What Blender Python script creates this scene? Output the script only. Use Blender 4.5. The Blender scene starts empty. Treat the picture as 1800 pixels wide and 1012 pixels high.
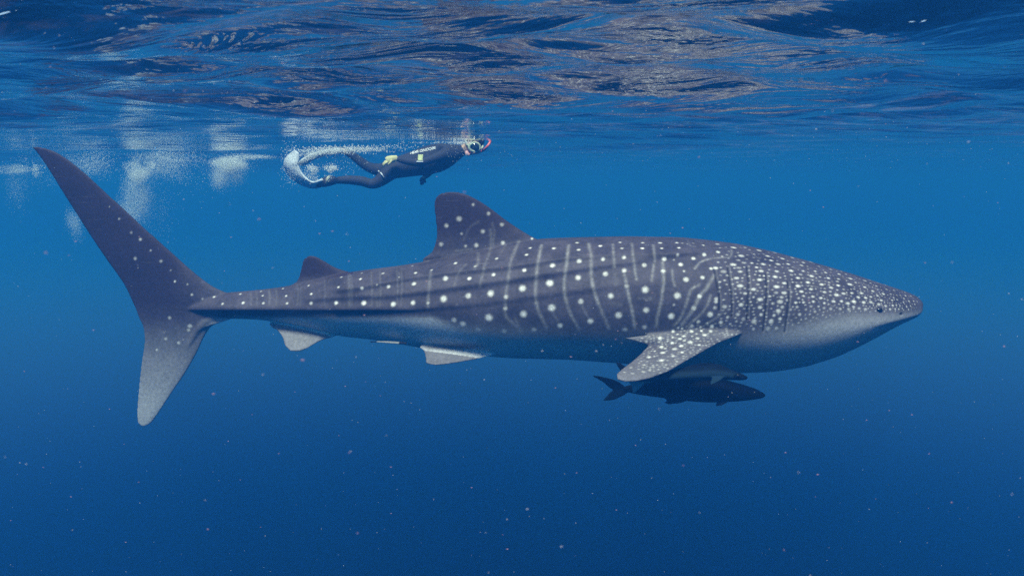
import bpy, bmesh, math, random
import numpy as np
from mathutils import Vector, Matrix, noise
from mathutils.bvhtree import BVHTree
from mathutils.kdtree import KDTree

random.seed(7)
rng = np.random.default_rng(11)
scene = bpy.context.scene
COL = scene.collection

# ------------------------------------------------------------------ camera
F = 1417.0                      # focal length in photograph pixels (1800 wide)
PITCH = math.atan(190 / F)      # looking slightly down, just under the surface
SURF = 0.445                    # water surface above the lens
cam = bpy.data.cameras.new("camera")
cam.lens = 36 * F / 1800
cam.sensor_width = 36
cam.clip_start = 0.05
cam.clip_end = 2000
cam.dof.use_dof = True
cam.dof.focus_distance = 6.4
cam.dof.aperture_fstop = 5.6
camo = bpy.data.objects.new("camera", cam)
camo.rotation_euler = (math.pi / 2 - PITCH, 0, 0)
COL.objects.link(camo)
scene.camera = camo

# ------------------------------------------------------------------ sky and sun
SUN_EL = math.radians(61)
SUN_AZ = math.radians(188)      # behind the camera, a little to one side
world = bpy.data.worlds.new("World")
scene.world = world
world.use_nodes = True
wn = world.node_tree
bg = wn.nodes["Background"]
sky = wn.nodes.new("ShaderNodeTexSky")
sky.sky_type = 'NISHITA'
sky.sun_disc = False
sky.sun_elevation = SUN_EL
sky.sun_rotation = SUN_AZ
wn.links.new(sky.outputs[0], bg.inputs[0])
bg.inputs[1].default_value = 0.10
sl = bpy.data.lights.new("sun", 'SUN')
sl.energy = 3.0
sl.angle = math.radians(12)
sl.color = (1.0, 0.95, 0.88)
so = bpy.data.objects.new("sun", sl)
sd = Vector((math.sin(SUN_AZ) * math.cos(SUN_EL), math.cos(SUN_AZ) * math.cos(SUN_EL), math.sin(SUN_EL)))
so.rotation_euler = sd.to_track_quat('Z', 'Y').to_euler()
so.location = sd * 30
COL.objects.link(so)
scene.view_settings.view_transform = 'Standard'
scene.view_settings.look = 'None'
scene.view_settings.gamma = 1
scene.view_settings.use_curve_mapping = False
scene.view_settings.exposure = 1.03
scene.cycles.use_denoising = False
scene.cycles.max_bounces = 10
scene.cycles.transparent_max_bounces = 16
scene.cycles.volume_bounces = 1

# ------------------------------------------------------------------ helpers
def pix(px, py, Y):
    """the point at distance Y that the photograph shows at pixel (px, py)"""
    a, b = (px - 900) / F, (506 - py) / F
    t = Y / (math.cos(PITCH) + b * math.sin(PITCH))
    return Vector((t * a, Y, t * (-math.sin(PITCH) + b * math.cos(PITCH))))

def pixray(px, py):
    return pix(px, py, 1.0).normalized()

def tag(o, label=None, cat=None, group=None, kind=None):
    for k, v in (('label', label), ('category', cat), ('group', group), ('kind', kind)):
        if v:
            o[k] = v
    return o

def link(name, me, mat=None, parent=None, smooth=True):
    o = bpy.data.objects.new(name, me)
    if mat is not None:
        me.materials.clear()
        me.materials.append(mat)
    if smooth:
        me.polygons.foreach_set('use_smooth', np.ones(len(me.polygons), dtype=bool))
    if parent:
        o.parent = parent
    COL.objects.link(o)
    return o

def mesh_np(name, V, Fc):
    me = bpy.data.meshes.new(name)
    V = np.asarray(V, dtype=np.float32)
    Fc = np.asarray(Fc, dtype=np.int32)
    k = Fc.shape[1]
    me.vertices.add(len(V)); me.vertices.foreach_set('co', V.ravel())
    me.loops.add(Fc.size); me.loops.foreach_set('vertex_index', Fc.ravel())
    me.polygons.add(len(Fc))
    me.polygons.foreach_set('loop_start', np.arange(0, Fc.size, k, dtype=np.int32))
    me.update(calc_edges=True)
    me.validate()
    return me

def smoothcurve(pts, n):
    """Catmull-Rom through pts, n samples, even by index"""
    P = np.array([list(p) for p in pts], float)
    m = len(P)
    E = np.vstack([2 * P[0] - P[1], P, 2 * P[-1] - P[-2]])
    out = []
    for u in np.linspace(0, m - 1, n):
        i = min(int(u), m - 2); t = u - i
        p0, p1, p2, p3 = E[i], E[i + 1], E[i + 2], E[i + 3]
        out.append(0.5 * ((2 * p1) + (p2 - p0) * t + (2 * p0 - 5 * p1 + 4 * p2 - p3) * t * t + (3 * p1 - p0 - 3 * p2 + p3) * t ** 3))
    return np.array(out)

class Geo:
    """collects closed grids into one mesh"""
    def __init__(s): s.V = []; s.F = []
    def add(s, V, Fc):
        o = len(s.V); s.V += [tuple(v) for v in V]; s.F += [tuple(o + i for i in f) for f in Fc]
    def rings(s, R):
        n, m = len(R), len(R[0])
        V = [p for r in R for p in r]
        Fc = [(i * m + j, i * m + (j + 1) % m, (i + 1) * m + (j + 1) % m, (i + 1) * m + j) for i in range(n - 1) for j in range(m)]
        Fc += [tuple(reversed(range(m))), tuple(range((n - 1) * m, n * m))]
        s.add(V, Fc)
    def mesh(s, name):
        me = bpy.data.meshes.new(name); me.from_pydata(s.V, [], s.F); me.update()
        bm = bmesh.new(); bm.from_mesh(me); bmesh.ops.recalc_face_normals(bm, faces=bm.faces)
        bm.to_mesh(me); bm.free()
        return me

def foil(g, LE, TE, th, n=70, m=14, curve=True, hmin=.0058):
    """closed fin: LE/TE are 3-D point lists of equal length, th the half thickness per section"""
    if curve:
        L, T = smoothcurve(LE, n), smoothcurve(TE, n)
    else:
        idx = np.linspace(0, len(LE) - 1, n)
        A = np.array([list(p) for p in LE]); B = np.array([list(p) for p in TE])
        L = np.stack([np.interp(idx, range(len(A)), A[:, k]) for k in range(3)], 1)
        T = np.stack([np.interp(idx, range(len(B)), B[:, k]) for k in range(3)], 1)
    H = np.interp(np.linspace(0, 1, n), np.linspace(0, 1, len(th)), th)
    mid = (L + T) / 2
    R = []
    for i in range(n):
        span = mid[min(i + 1, n - 1)] - mid[max(i - 1, 0)]
        ch = T[i] - L[i]
        nn = np.cross(ch, span); ln = np.linalg.norm(nn)
        nn = nn / ln if ln > 1e-9 else np.array([0, 1, 0])
        if i and np.dot(nn, prev) < 0: nn = -nn
        prev = nn
        c = 0.5 - 0.5 * np.cos(np.linspace(0, math.pi, m))
        prof = np.clip(np.sqrt(np.clip(c, 0, 1)) * 1.9 * (1 - c * 0.92) , 0.16, None)
        prof[0] = 0.12
        hh = min(H[i], 0.35 * max(np.linalg.norm(ch), 0.02))
        up = [L[i] + ch * c[k] + nn * max(hh * prof[k], hmin) for k in range(m)]
        dn = [L[i] + ch * c[k] - nn * max(hh * prof[k], hmin) for k in range(m - 1, -1, -1)]
        R.append(up + dn)
    g.rings(R)

def tube(g, pts, rad, n=8, up=None, steps=None, squash=None):
    P = smoothcurve(pts, steps or (len(pts) * 6))
    rr = np.interp(np.linspace(0, 1, len(P)), np.linspace(0, 1, len(rad)), rad)
    R = []
    ref = Vector(up) if up else Vector((0, 1, 0.01))
    for i, p in enumerate(P):
        t = Vector(P[min(i + 1, len(P) - 1)] - P[max(i - 1, 0)]).normalized()
        a = t.cross(ref)
        if a.length < 1e-4: a = t.cross(Vector((1, 0, 0)))
        a.normalize(); b = t.cross(a)
        sq = squash or 1
        R.append([Vector(p) + (a * math.cos(q) + b * math.sin(q) * sq) * rr[i] for q in [2 * math.pi * k / n for k in range(n)]])
    g.rings(R)

# ------------------------------------------------------------------ materials
def new_mat(name):
    m = bpy.data.materials.new(name); m.use_nodes = True
    nt = m.node_tree
    return m, nt, nt.nodes, nt.links

def simple(name, col, rough=0.6, spec=0.3, bump=0.0, scale=30, mottled=0.15):
    m, nt, N, L = new_mat(name)
    b = N["Principled BSDF"]
    b.inputs["Roughness"].default_value = rough
    b.inputs["Specular IOR Level"].default_value = spec
    tc = N.new("ShaderNodeTexCoord"); nz = N.new("ShaderNodeTexNoise")
    nz.inputs["Scale"].default_value = scale; nz.inputs["Detail"].default_value = 5
    L.new(tc.outputs["Object"], nz.inputs["Vector"])
    mr = N.new("ShaderNodeMapRange")
    mr.inputs[1].default_value = 0.3; mr.inputs[2].default_value = 0.7
    mr.inputs[3].default_value = 1 - mottled; mr.inputs[4].default_value = 1 + mottled
    L.new(nz.outputs[0], mr.inputs[0])
    mx = N.new("ShaderNodeVectorMath"); mx.operation = 'SCALE'
    mx.inputs[0].default_value = col[:3]; L.new(mr.outputs[0], mx.inputs["Scale"])
    L.new(mx.outputs[0], b.inputs["Base Color"])
    if bump:
        bp = N.new("ShaderNodeBump"); bp.inputs["Strength"].default_value = bump; bp.inputs["Distance"].default_value = 0.01
        L.new(nz.outputs[0], bp.inputs["Height"]); L.new(bp.outputs[0], b.inputs["Normal"])
    return m

# ------------------------------------------------------------------ water body (haze) and water surface
def build_water():
    # body of water: one closed box of even density
    me = bpy.data.meshes.new("haze")
    x0, x1, y0, y1, z0, z1 = -170, 170, -45, 240, -8, SURF + 0.35
    vs = [(x, y, z) for z in (z0, z1) for y in (y0, y1) for x in (x0, x1)]
    me.from_pydata(vs, [], [(0, 2, 3, 1), (4, 5, 7, 6), (0, 1, 5, 4), (2, 6, 7, 3), (0, 4, 6, 2), (1, 3, 7, 5)])
    m, nt, N, L = new_mat("water_haze")
    N.remove(N["Principled BSDF"])
    v = N.new("ShaderNodeVolumePrincipled")
    v.inputs["Color"].default_value = (0.032, 0.305, 0.96, 1)
    v.inputs["Absorption Color"].default_value = (0.0, 0.25, 0.5, 1)
    v.inputs["Density"].default_value = 0.054
    v.inputs["Anisotropy"].default_value = 0.40
    L.new(v.outputs[0], N["Material Output"].inputs["Volume"])
    o = link("haze", me, m, smooth=False)
    o['kind'] = 'stuff'
    o['label'] = 'blue sea water that fades everything far off'

    # rippled surface seen from below
    nx, ny = 620, 760
    u = np.linspace(-1, 1, nx); X = np.sinh(u * 4.6) / math.sinh(4.6) * 160
    w = np.linspace(0, 1, ny)
    Y = -30 + 32 * np.clip(w / 0.10, 0, 1)
    far = np.clip((w - 0.10) / 0.90, 0, 1)
    Y = np.where(w > 0.10, 2 + np.sinh(far * 4.4) / math.sinh(4.4) * 225, Y)
    XX, YY = np.meshgrid(X, Y)
    Z = np.zeros_like(XX)
    r = np.random.default_rng(5)
    D = np.sqrt(XX ** 2 + YY ** 2)
    for lam, amp, cnt in ((3.6, .014, 5), (1.7, .011, 7), (.8, .0075, 9), (.4, .0028, 9), (.2, .0005, 8)):
        fade = np.clip((lam * 14 - D) / (lam * 9), 0, 1) if lam < 1.5 else 1.0
        for k in range(cnt):
            th = math.radians(90 + r.normal(0, 28)); l = lam * r.uniform(.7, 1.35); ph = r.uniform(0, 6.28)
            kx, ky = math.cos(th) * 2 * math.pi / l, math.sin(th) * 2 * math.pi / l
            warp = 0.35 * l * np.sin(XX * 0.9 / l + YY * 0.7 / l + ph * 2)
            s = np.sin(kx * XX + ky * (YY + warp) + ph)
            Z += fade * amp * r.uniform(.6, 1.3) * (s - 0.25 * np.cos(2 * (kx * XX + ky * (YY + warp) + ph)))
    side = 1 / (1 + np.exp(-(XX - 0.5) / 1.5))                 # the swell dies down towards the right
    calm = 1 - np.clip((D - 6) / 9, 0, 1) * (0.12 + 0.76 * side)
    Z = Z * calm
    diver = np.exp(-((XX + 1.2) / 1.9) ** 2 - (np.clip(np.abs(YY - 8.2) - 1.4, 0, None) / 1.2) ** 2)
    Z = SURF + np.clip(Z, -0.16, 0.2) * (1 - .6 * diver) + .014 * diver
    V = np.stack([XX.ravel(), YY.ravel(), Z.ravel()], 1)
    i, j = np.meshgrid(np.arange(nx - 1), np.arange(ny - 1))
    a = (j * nx + i).ravel()
    Fc = np.stack([a, a + 1, a + nx + 1, a + nx], 1)
    me = mesh_np("water_surface", V, Fc)
    ca = me.attributes.new("calm", 'FLOAT', 'POINT'); ca.data.foreach_set('value', calm.ravel().astype(np.float32))
    m, nt, N, L = new_mat("water_surface")
    N.remove(N["Principled BSDF"])
    tc = N.new("ShaderNodeTexCoord")
    mp = N.new("ShaderNodeMapping"); mp.inputs["Scale"].default_value = (0.7, 1.7, 1)
    L.new(tc.outputs["Object"], mp.inputs[0])
    n1 = N.new("ShaderNodeTexNoise"); n1.inputs["Scale"].default_value = 2.1; n1.inputs["Detail"].default_value = 4.5
    n1.inputs["Roughness"].default_value = 0.5; n1.inputs["Distortion"].default_value = 0.6
    L.new(mp.outputs[0], n1.inputs["Vector"])
    bp = N.new("ShaderNodeBump"); bp.inputs["Strength"].default_value = 0.62; bp.inputs["Distance"].default_value = 0.09
    L.new(n1.outputs[0], bp.inputs["Height"])
    cal = N.new("ShaderNodeAttribute"); cal.attribute_name = "calm"
    cm = N.new("ShaderNodeMath"); cm.operation = 'MULTIPLY'; cm.inputs[1].default_value = 0.62
    L.new(cal.outputs["Fac"], cm.inputs[0]); L.new(cm.outputs[0], bp.inputs["Strength"])
    fr = N.new("ShaderNodeFresnel"); fr.inputs["IOR"].default_value = 1.33
    L.new(bp.outputs[0], fr.inputs["Normal"])
    tr = N.new("ShaderNodeBsdfTransparent")
    gl = N.new("ShaderNodeBsdfGlossy"); gl.inputs["Roughness"].default_value = 0.06
    gl.inputs["Color"].default_value = (0.97, 0.97, 0.97, 1)
    L.new(bp.outputs[0], gl.inputs["Normal"])
    mx = N.new("ShaderNodeMixShader")
    L.new(fr.outputs[0], mx.inputs[0]); L.new(tr.outputs[0], mx.inputs[1]); L.new(gl.outputs[0], mx.inputs[2])
    # brownish reflections painted in as warm grey patches, light comes through them
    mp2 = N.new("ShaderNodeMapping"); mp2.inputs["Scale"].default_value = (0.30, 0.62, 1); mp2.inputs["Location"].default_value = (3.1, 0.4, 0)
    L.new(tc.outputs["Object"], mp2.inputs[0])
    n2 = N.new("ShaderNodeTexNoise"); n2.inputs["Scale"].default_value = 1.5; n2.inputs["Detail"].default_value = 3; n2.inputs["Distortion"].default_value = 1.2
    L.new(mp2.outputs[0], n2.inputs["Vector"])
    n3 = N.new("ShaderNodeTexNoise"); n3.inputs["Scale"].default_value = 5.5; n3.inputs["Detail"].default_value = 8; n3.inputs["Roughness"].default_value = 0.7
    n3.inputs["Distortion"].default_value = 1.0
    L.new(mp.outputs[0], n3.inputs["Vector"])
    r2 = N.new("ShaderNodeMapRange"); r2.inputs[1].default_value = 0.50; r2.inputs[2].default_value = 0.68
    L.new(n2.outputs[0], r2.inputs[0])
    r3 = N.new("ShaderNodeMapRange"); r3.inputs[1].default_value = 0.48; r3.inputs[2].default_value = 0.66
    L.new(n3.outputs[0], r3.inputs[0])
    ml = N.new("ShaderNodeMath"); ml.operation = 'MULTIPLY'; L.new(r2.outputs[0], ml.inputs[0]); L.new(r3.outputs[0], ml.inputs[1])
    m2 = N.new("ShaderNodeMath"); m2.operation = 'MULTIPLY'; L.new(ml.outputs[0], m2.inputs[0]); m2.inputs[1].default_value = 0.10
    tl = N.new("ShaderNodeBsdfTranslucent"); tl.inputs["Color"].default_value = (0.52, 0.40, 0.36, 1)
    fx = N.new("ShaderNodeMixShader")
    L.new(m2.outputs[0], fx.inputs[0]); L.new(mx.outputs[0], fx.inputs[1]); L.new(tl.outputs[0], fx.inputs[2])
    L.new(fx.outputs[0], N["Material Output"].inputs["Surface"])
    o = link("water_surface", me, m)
    tag(o, 'rippled underside of the sea surface with faint brownish reflections painted in', kind='structure')

build_water()

# ------------------------------------------------------------------ whale shark
D0 = 6.3                        # distance of its mid plane
M_PX = D0 / F

def mirror(p):
    return Vector((p[0], 2 * D0 - p[1], p[2]))

def build_whale_shark():
    g = Geo()
    #        x    top  bottom widest halfwidth(m) upper lower exponents
    S = [(330, 538, 549, 544, .030, 2.0, 1.8),
         (360, 522, 553, 543, .062, 1.8, 1.6),
         (400, 514, 560, 543, .115, 1.6, 1.6),
         (450, 510, 561, 543, .150, 1.6, 1.5),
         (500, 504, 568, 543, .175, 1.7, 1.5),
         (550, 493, 579, 544, .200, 1.8, 1.5),
         (600, 481, 591, 545, .235, 1.85, 1.55),
         (650, 474, 596, 546, .275, 1.9, 1.6),
         (700, 468, 604, 546, .320, 1.9, 1.65),
         (750, 460, 612, 546, .360, 1.95, 1.75),
         (800, 448, 618, 546, .400, 2.0, 1.85),
         (850, 438, 624, 545, .435, 2.0, 1.9),
         (900, 427, 627, 544, .465, 2.0, 2.0),
         (950, 420, 628, 542, .490, 2.05, 2.0),
         (1000, 418, 629, 542, .515, 2.05, 2.0),
         (1100, 416, 636, 543, .560, 2.1, 2.0),
         (1200, 418, 646, 545, .590, 2.1, 2.0),
         (1250, 423, 649, 553, .600, 2.1, 2.0),
         (1300, 430, 651, 560, .605, 2.15, 2.05),
         (1350, 441, 648, 567, .605, 2.2, 2.1),
         (1400, 454, 640, 573, .590, 2.2, 2.05),
         (1450, 468, 625, 574, .565, 2.25, 1.9),
         (1500, 483, 604, 566, .525, 2.25, 1.65),
         (1530, 493, 589, 561, .475, 2.25, 1.55),
         (1555, 501, 575, 557, .405, 2.2, 1.5),
         (1578, 508, 566, 553, .315, 2.2, 1.5),
         (1595, 514, 560, 549, .225, 2.1, 1.6),
         (1606, 519, 555, 544, .145, 2.05, 1.7),
         (1614, 525, 549, 537, .080, 2.0, 1.9),
         (1618, 531, 540, 536, .035, 2.0, 2.0)]
    S = np.array(S, float)
    S[:, 3] = 316 + (S[:, 3] - 316) * (1 - S[:, 4] / D0)      # rows above are those of the near flank
    t_in = np.linspace(0, 1, len(S))
    n = 620
    # even in x except more densely at the snout
    xs = np.concatenate([np.linspace(330, 1580, 480), np.linspace(1581, 1618, n - 480)])
    C = np.stack([np.interp(xs, S[:, 0], S[:, k]) for k in range(7)], 1)
    ker = np.hanning(17); ker /= ker.sum()
    body = slice(0, 480)
    for k in range(1, 7):      # soften the corners of the station table
        pad = np.pad(C[:, k][body], 8, mode='reflect', reflect_type='odd')
        C[:, k][body] = np.convolve(pad, ker, mode='valid')
    # longitudinal ridges (x, row) on the flank
    RA = np.array([(600, 506), (644, 501), (728, 485), (802, 475), (902, 464), (989, 450), (1078, 443), (1167, 441), (1256, 436), (1290, 434)], float)
    RB = np.array([(560, 524), (600, 520), (701, 517), (802, 503), (902, 489), (1033, 466), (1093, 458), (1150, 448), (1200, 440)], float)
    RC = np.array([(330, 543), (600, 543), (735, 543), (835, 535), (936, 521), (1050, 505), (1120, 498)], float)
    m = 176
    R = []
    for c in C:
        x, top, bot, wid, w, eu, el = c
        zc = pix(x, wid, D0); zt = pix(x, top, D0).z; zb = pix(x, bot, D0).z
        ring = []
        for q in range(m):
            th = 2 * math.pi * q / m
            cs, sn = math.cos(th), math.sin(th)
            e = eu if sn >= 0 else el
            yy = w * math.copysign(abs(cs) ** (2 / e), cs)
            zz = (abs(sn) ** (2 / e)) * ((zt - zc.z) if sn >= 0 else -(zc.z - zb))
            z = zc.z + zz
            row = 506 - F * math.tan(math.atan2(z, D0 - abs(yy)) + PITCH)
            off = 0
            for Rg, amp, sup, sdn in ((RA, .047, 30, 8), (RB, .026, 18, 7), (RC, .026, 12, 4)):
                if Rg[0, 0] - 40 < x < Rg[-1, 0] + 60:
                    rr = np.interp(x, Rg[:, 0], Rg[:, 1])
                    edge = min(1, max(0, (x - Rg[0, 0] + 40) / 60), max(0, (Rg[-1, 0] + 60 - x) / 160))
                    if Rg is RC:
                        edge *= 1 - 0.68 * min(1, max(0, (x - 640) / 160))
                        if x < 600: amp = .016
                    d = (row - rr)      # positive below the ridge
                    s = sup if d < 0 else sdn
                    off += amp * edge * math.exp(-(d / s) ** 2)
            yy += math.copysign(off, cs) if abs(cs) > 0.05 else 0
            if x > 1480:              # jaw line: lower jaw set back under the upper one
                jl = np.interp(x, [1480, 1540, 1580, 1619], [576, 563, 555, 542])
                k = min(1, (x - 1480) / 60)
                if row > jl: yy *= 1 - 0.05 * k * min(1, (row - jl) / 4)
            ring.append((zc.x, D0 + yy, z))
        R.append(ring)
    g.rings(R)

    P = lambda l, Y=D0: [pix(x, y, Y) for x, y in l]
    # first dorsal fin
    foil(g, P([(985, 448), (962, 430), (935, 416), (912, 402), (890, 387), (868, 370), (848, 356), (826, 344), (808, 338.5), (795, 337.5)]),
            P([(800, 475), (745, 459), (760, 442), (767, 420), (767, 400), (765, 380), (763, 362), (766, 348), (775, 340), (788, 337.5)]),
         [.13, .085, .06, .045, .035, .028, .022, .018, .014, .012], n=110)
    # second dorsal fin
    foil(g, P([(640, 488), (614, 478), (590, 470), (571, 459), (556, 451), (547, 449.5)]),
            P([(545, 520), (510, 507), (523, 492), (529, 474), (533, 458), (541, 450)]), [.06, .035, .025, .018, .014, .010], n=70)
    # tail: upper and lower lobe
    foil(g, P([(450, 545), (405, 518), (372, 502), (338, 476), (300, 442), (262, 408), (224, 373), (186, 338), (148, 303), (112, 275), (88, 263), (66, 257.5)]),
            P([(290, 600), (252, 570), (238, 540), (218, 500), (190, 460), (162, 419), (137, 380), (114, 344), (93, 310), (75, 282), (63, 266), (56, 258.5)]),
         [.05, .055, .05, .04, .034, .028, .024, .020, .017, .014, .010, .009], n=150)
    foil(g, P([(440, 540), (402, 560), (375, 571), (360, 590), (346, 620), (327, 654), (304, 688), (283, 720), (266, 743), (254, 749)]),
            P([(262, 520), (246, 552), (252, 575), (254, 600), (250, 630), (246, 662), (243, 695), (241, 722), (242, 741), (248, 749)]),
         [.05, .05, .045, .038, .030, .025, .020, .017, .014, .011], n=130)
    tube(g, P([(440, 547), (405, 549), (376, 557), (352, 574), (336, 600), (322, 632)]), [.03, .05, .048, .042, .032, .012], n=16)
    # anal fin
    foil(g, [pix(a_, b_, D0 - q) for a_, b_, q in [(615, 578, 0), (588, 591, .03), (570, 596, .08), (554, 604, .12), (540, 612, .16), (527, 617, .18)]],
            [pix(a_, b_, D0 - q) for a_, b_, q in [(500, 550, 0), (474, 569, .03), (488, 581, .08), (497, 594, .12), (501, 607, .15), (511, 617, .18)]], [.05, .03, .022, .018, .014, .010], n=70)
    # pelvic fins (near and its mirror twin)
    def pair(LE, TE, Ys, th, n, curve=True):
        A = [pix(x, y, Yv) for (x, y), Yv in zip(LE, Ys)]
        B = [pix(x, y, Yv) for (x, y), Yv in zip(TE, [Ys[0]] + [q + .02 for q in Ys[1:]])]
        foil(g, A, B, th, n=n, curve=curve)
        foil(g, [mirror(p) for p in A], [mirror(p) for p in B], th, n=n, curve=curve)
    pair([(885, 606), (870, 622), (846, 629), (815, 635), (788, 639), (765, 641)],
         [(770, 595), (739, 608), (745, 617), (748, 629), (749, 637), (757, 640.5)],
         [D0 - .16, D0 - .24, D0 - .27, D0 - .31, D0 - .34, D0 - .36], [.05, .024, .018, .014, .012, .009], 60)
    # pectoral fins
    LEp = [(1345, 560), (1322, 578), (1299, 588), (1266, 601), (1240, 615), (1208, 633), (1176, 652), (1145, 664), (1118, 670), (1098, 671)]
    TEp = [(1235, 545), (1200, 563), (1150, 588), (1098, 594.5), (1140, 607), (1124, 624), (1109, 637), (1094, 648), (1084, 657), (1084, 666)]
    Yl = [D0 - .42, D0 - .52, D0 - .60, D0 - .66, D0 - .72, D0 - .80, D0 - .88, D0 - .94, D0 - .99, D0 - 1.0]
    Yt = [D0 - .42, D0 - .50, D0 - .53, D0 - .56, D0 - .60, D0 - .70, D0 - .78, D0 - .87, D0 - .95, D0 - .99]
    A = [pix(x, y, q) for (x, y), q in zip(LEp, Yl)]
    B = [pix(x, y, q) for (x, y), q in zip(TEp, Yt)]
    thp = [.08, .06, .045, .038, .032, .027, .022, .018, .014, .011]
    foil(g, A, B, thp, n=120, curve=False)
    foil(g, [mirror(p) for p in A], [mirror(p) for p in B], thp, n=120, curve=False)

    me = g.mesh("whale_shark_raw")
    raw = bpy.data.objects.new("whale_shark_raw", me)
    COL.objects.link(raw)
    md = raw.modifiers.new("remesh", 'REMESH'); md.mode = 'VOXEL'; md.voxel_size = 0.0075; md.use_smooth_shade = True
    ms = raw.modifiers.new("smooth", 'SMOOTH'); ms.factor = 0.5; ms.iterations = 5
    dg = bpy.context.evaluated_depsgraph_get()
    ev = raw.evaluated_get(dg)
    me = bpy.data.meshes.new_from_object(ev)
    bpy.data.objects.remove(raw)
    me.name = "whale_shark"
    nv = len(me.vertices)
    co = np.zeros(nv * 3, np.float32); me.vertices.foreach_get('co', co); co = co.reshape(-1, 3)

    # ---- markings: pale spots and bars, found on the skin along the sight line, mirrored on the far flank
    tree = BVHTree.FromPolygons([tuple(v) for v in co.tolist()], [tuple(p.vertices) for p in me.polygons])
    kd = KDTree(nv)
    for i, v in enumerate(co.tolist()): kd.insert(v, i)
    kd.balance()
    org = Vector((0, 0, 0))
    def hit(px, py):
        h = tree.ray_cast(org, pixray(px, py))
        return h[0]
    spots = np.zeros(nv, np.float32); slit = np.zeros(nv, np.float32)
    taken = []
    def stamp(arr, p, r, amp, hard=3.6, twin=True, ax=1.0, az=1.0):
        for c in ((p, mirror(p)) if twin else (p,)):
            for q, i, d in kd.find_range(c, r * 1.9):
                if ax != 1.0: d = math.sqrt(((q[0] - c[0]) / ax) ** 2 + (q[1] - c[1]) ** 2 + ((q[2] - c[2]) / az) ** 2)
                v = amp * math.exp(-(d / r) ** hard)
                if v > arr[i]: arr[i] = v
    def spot(px, py, r, amp):
        for a, b in taken:
            if abs(a - px) < 5.2 and abs(b - py) < 4.2: return
        p = hit(px, py)
        if p is None: return
        taken.append((px, py))
        el_ = 1.0 + .38 * np.clip((px - 1240) / 40, 0, 1) * np.clip((560 - py) / 50, 0, 1)
        if p.y < D0 - .62: el_ = 1.25
        stamp(spots, p, r * random.uniform(.86, 1.1) * p.y / F, amp * random.uniform(.72, 1.0), ax=el_ * random.uniform(.95, 1.1), az=1 / el_)
    def bar(pts, r, amp, arr=None, hard=2.0):
        pts = smoothcurve([Vector((a, b, 0)) for a, b in pts], max(8, int(sum(math.dist(pts[i], pts[i + 1]) for i in range(len(pts) - 1)) / 1.5)))
        for k, (a, b, _) in enumerate(pts):
            p = hit(a + (.9 * noise.noise(Vector((b * .07, a * .07, 5))) if arr is None else 0), b)
            if p is None: continue
            nz = 1 if arr is not None else (.85 + .5 * noise.noise(Vector((a * .22, b * .22, 3)))) * (1 + .4 * noise.noise(Vector((a * .06, b * .06, 9))))
            stamp(spots if arr is None else arr, p, r * (.76 if arr is None else 1) * p.y / F, amp * nz * (.50 if arr is None else 1), hard)
    Z = []                       # (ox, oy, scale, default amp, spots)
    Z.append((1400, 460, 1 / 7.23, .85, "65,45,22 85,117,22 240,120,22 370,137,20 435,97,18 540,157,20 193,182,26 405,208,24 535,218,22 685,212,26 870,240,22 1015,307,22 20,205,24 148,262,26 320,288,24 530,300,22 680,287,28 870,323,22 970,372,22 1105,408,20 440,328,22 185,347,22 62,377,22 355,385,22 510,422,26 598,403,24 705,397,24 827,398,26 88,435,20 208,443,20 310,460,20 785,450,20 880,457,20 945,445,18 1080,490,22 1030,430,18 470,503,24 572,500,20 650,527,26 730,505,26 855,515,26 945,512,22 1045,540,24 1135,560,24 355,525,20 215,505,18 90,515,18 1225,555,17 1190,602,18 1200,410,15 1235,455,13 1280,480,12 1320,425,13 1385,430,13 1380,390,12 1365,465,13 1455,435,13 1450,390,10 1430,500,13 1490,500,12 1360,513,13 1315,465,12 1275,425,11 1170,433,13 1215,488,13 1240,362,13 1290,340,12 1330,340,11 1315,555,12 1345,590,12 1400,570,12 1255,600,13 1300,600,12 1270,550,12 1450,560,11 1505,540,11 1535,505,10 1540,460,9 1485,465,10 1425,605,11 1130,295,16 1145,350,16 1090,265,10 1030,265,12 995,232,14 930,232,14 940,270,14 820,190,14 880,195,12 750,262,16 700,152,16 630,158,14 570,123,12 510,85,16 285,57,16"))
    Z.append((1400, 460, 1 / 7.23, .5, "185,565,18 280,567,18 435,597,22 350,585,18 555,597,22 665,602,22 725,572,20 797,592,20 875,602,22 300,192,16 415,262,14 520,250,18 600,350,18 735,345,16 430,378,16 430,425,16 360,340,14 520,357,16 40,668,22 120,722,18 120,605,18 235,632,18 1040,480,14"))
    Z.append((1240, 410, 1 / 9, .9, "190,172,30 445,225,34 630,225,28 565,355,40 850,272,36 1095,305,32 985,360,34 1220,400,34 1280,320,28 1375,385,32 1430,365,30 1590,415,30 1665,455,30 1520,505,34 1550,462,28 1040,430,30 915,487,36 1150,487,36 1310,487,32 810,538,24 880,595,34 1130,600,34 1355,592,34 1550,598,36 1735,600,34 1105,687,34 1455,703,32 1685,675,34 860,733,34 1250,787,28 1625,772,34 1465,833,34 1670,880,30 1125,845,36 760,885,38 490,708,36 550,605,34 550,830,36 440,495,44 1245,940,34 1515,918,28 930,672,20 960,840,22 995,755,18 690,675,18 690,778,18 630,950,30 735,470,26"))
    Z.append((1240, 410, 1 / 9, .45, "830,810,26 610,465,28 520,425,26 530,545,28 285,605,40 350,665,24 1115,940,28 1360,655,24 1505,650,24"))
    Z.append((1240, 500, 1 / 9, .85, "75,472,48 170,225,36 170,270,34 565,320,36 770,580,44 865,235,38 865,360,32 880,475,32 1180,270,38 1155,418,36 1085,487,26 1040,582,44 1180,540,32 1015,187,26 1430,285,28 1550,285,26 1550,180,28 1700,190,28 350,515,24 245,598,34"))
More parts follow.
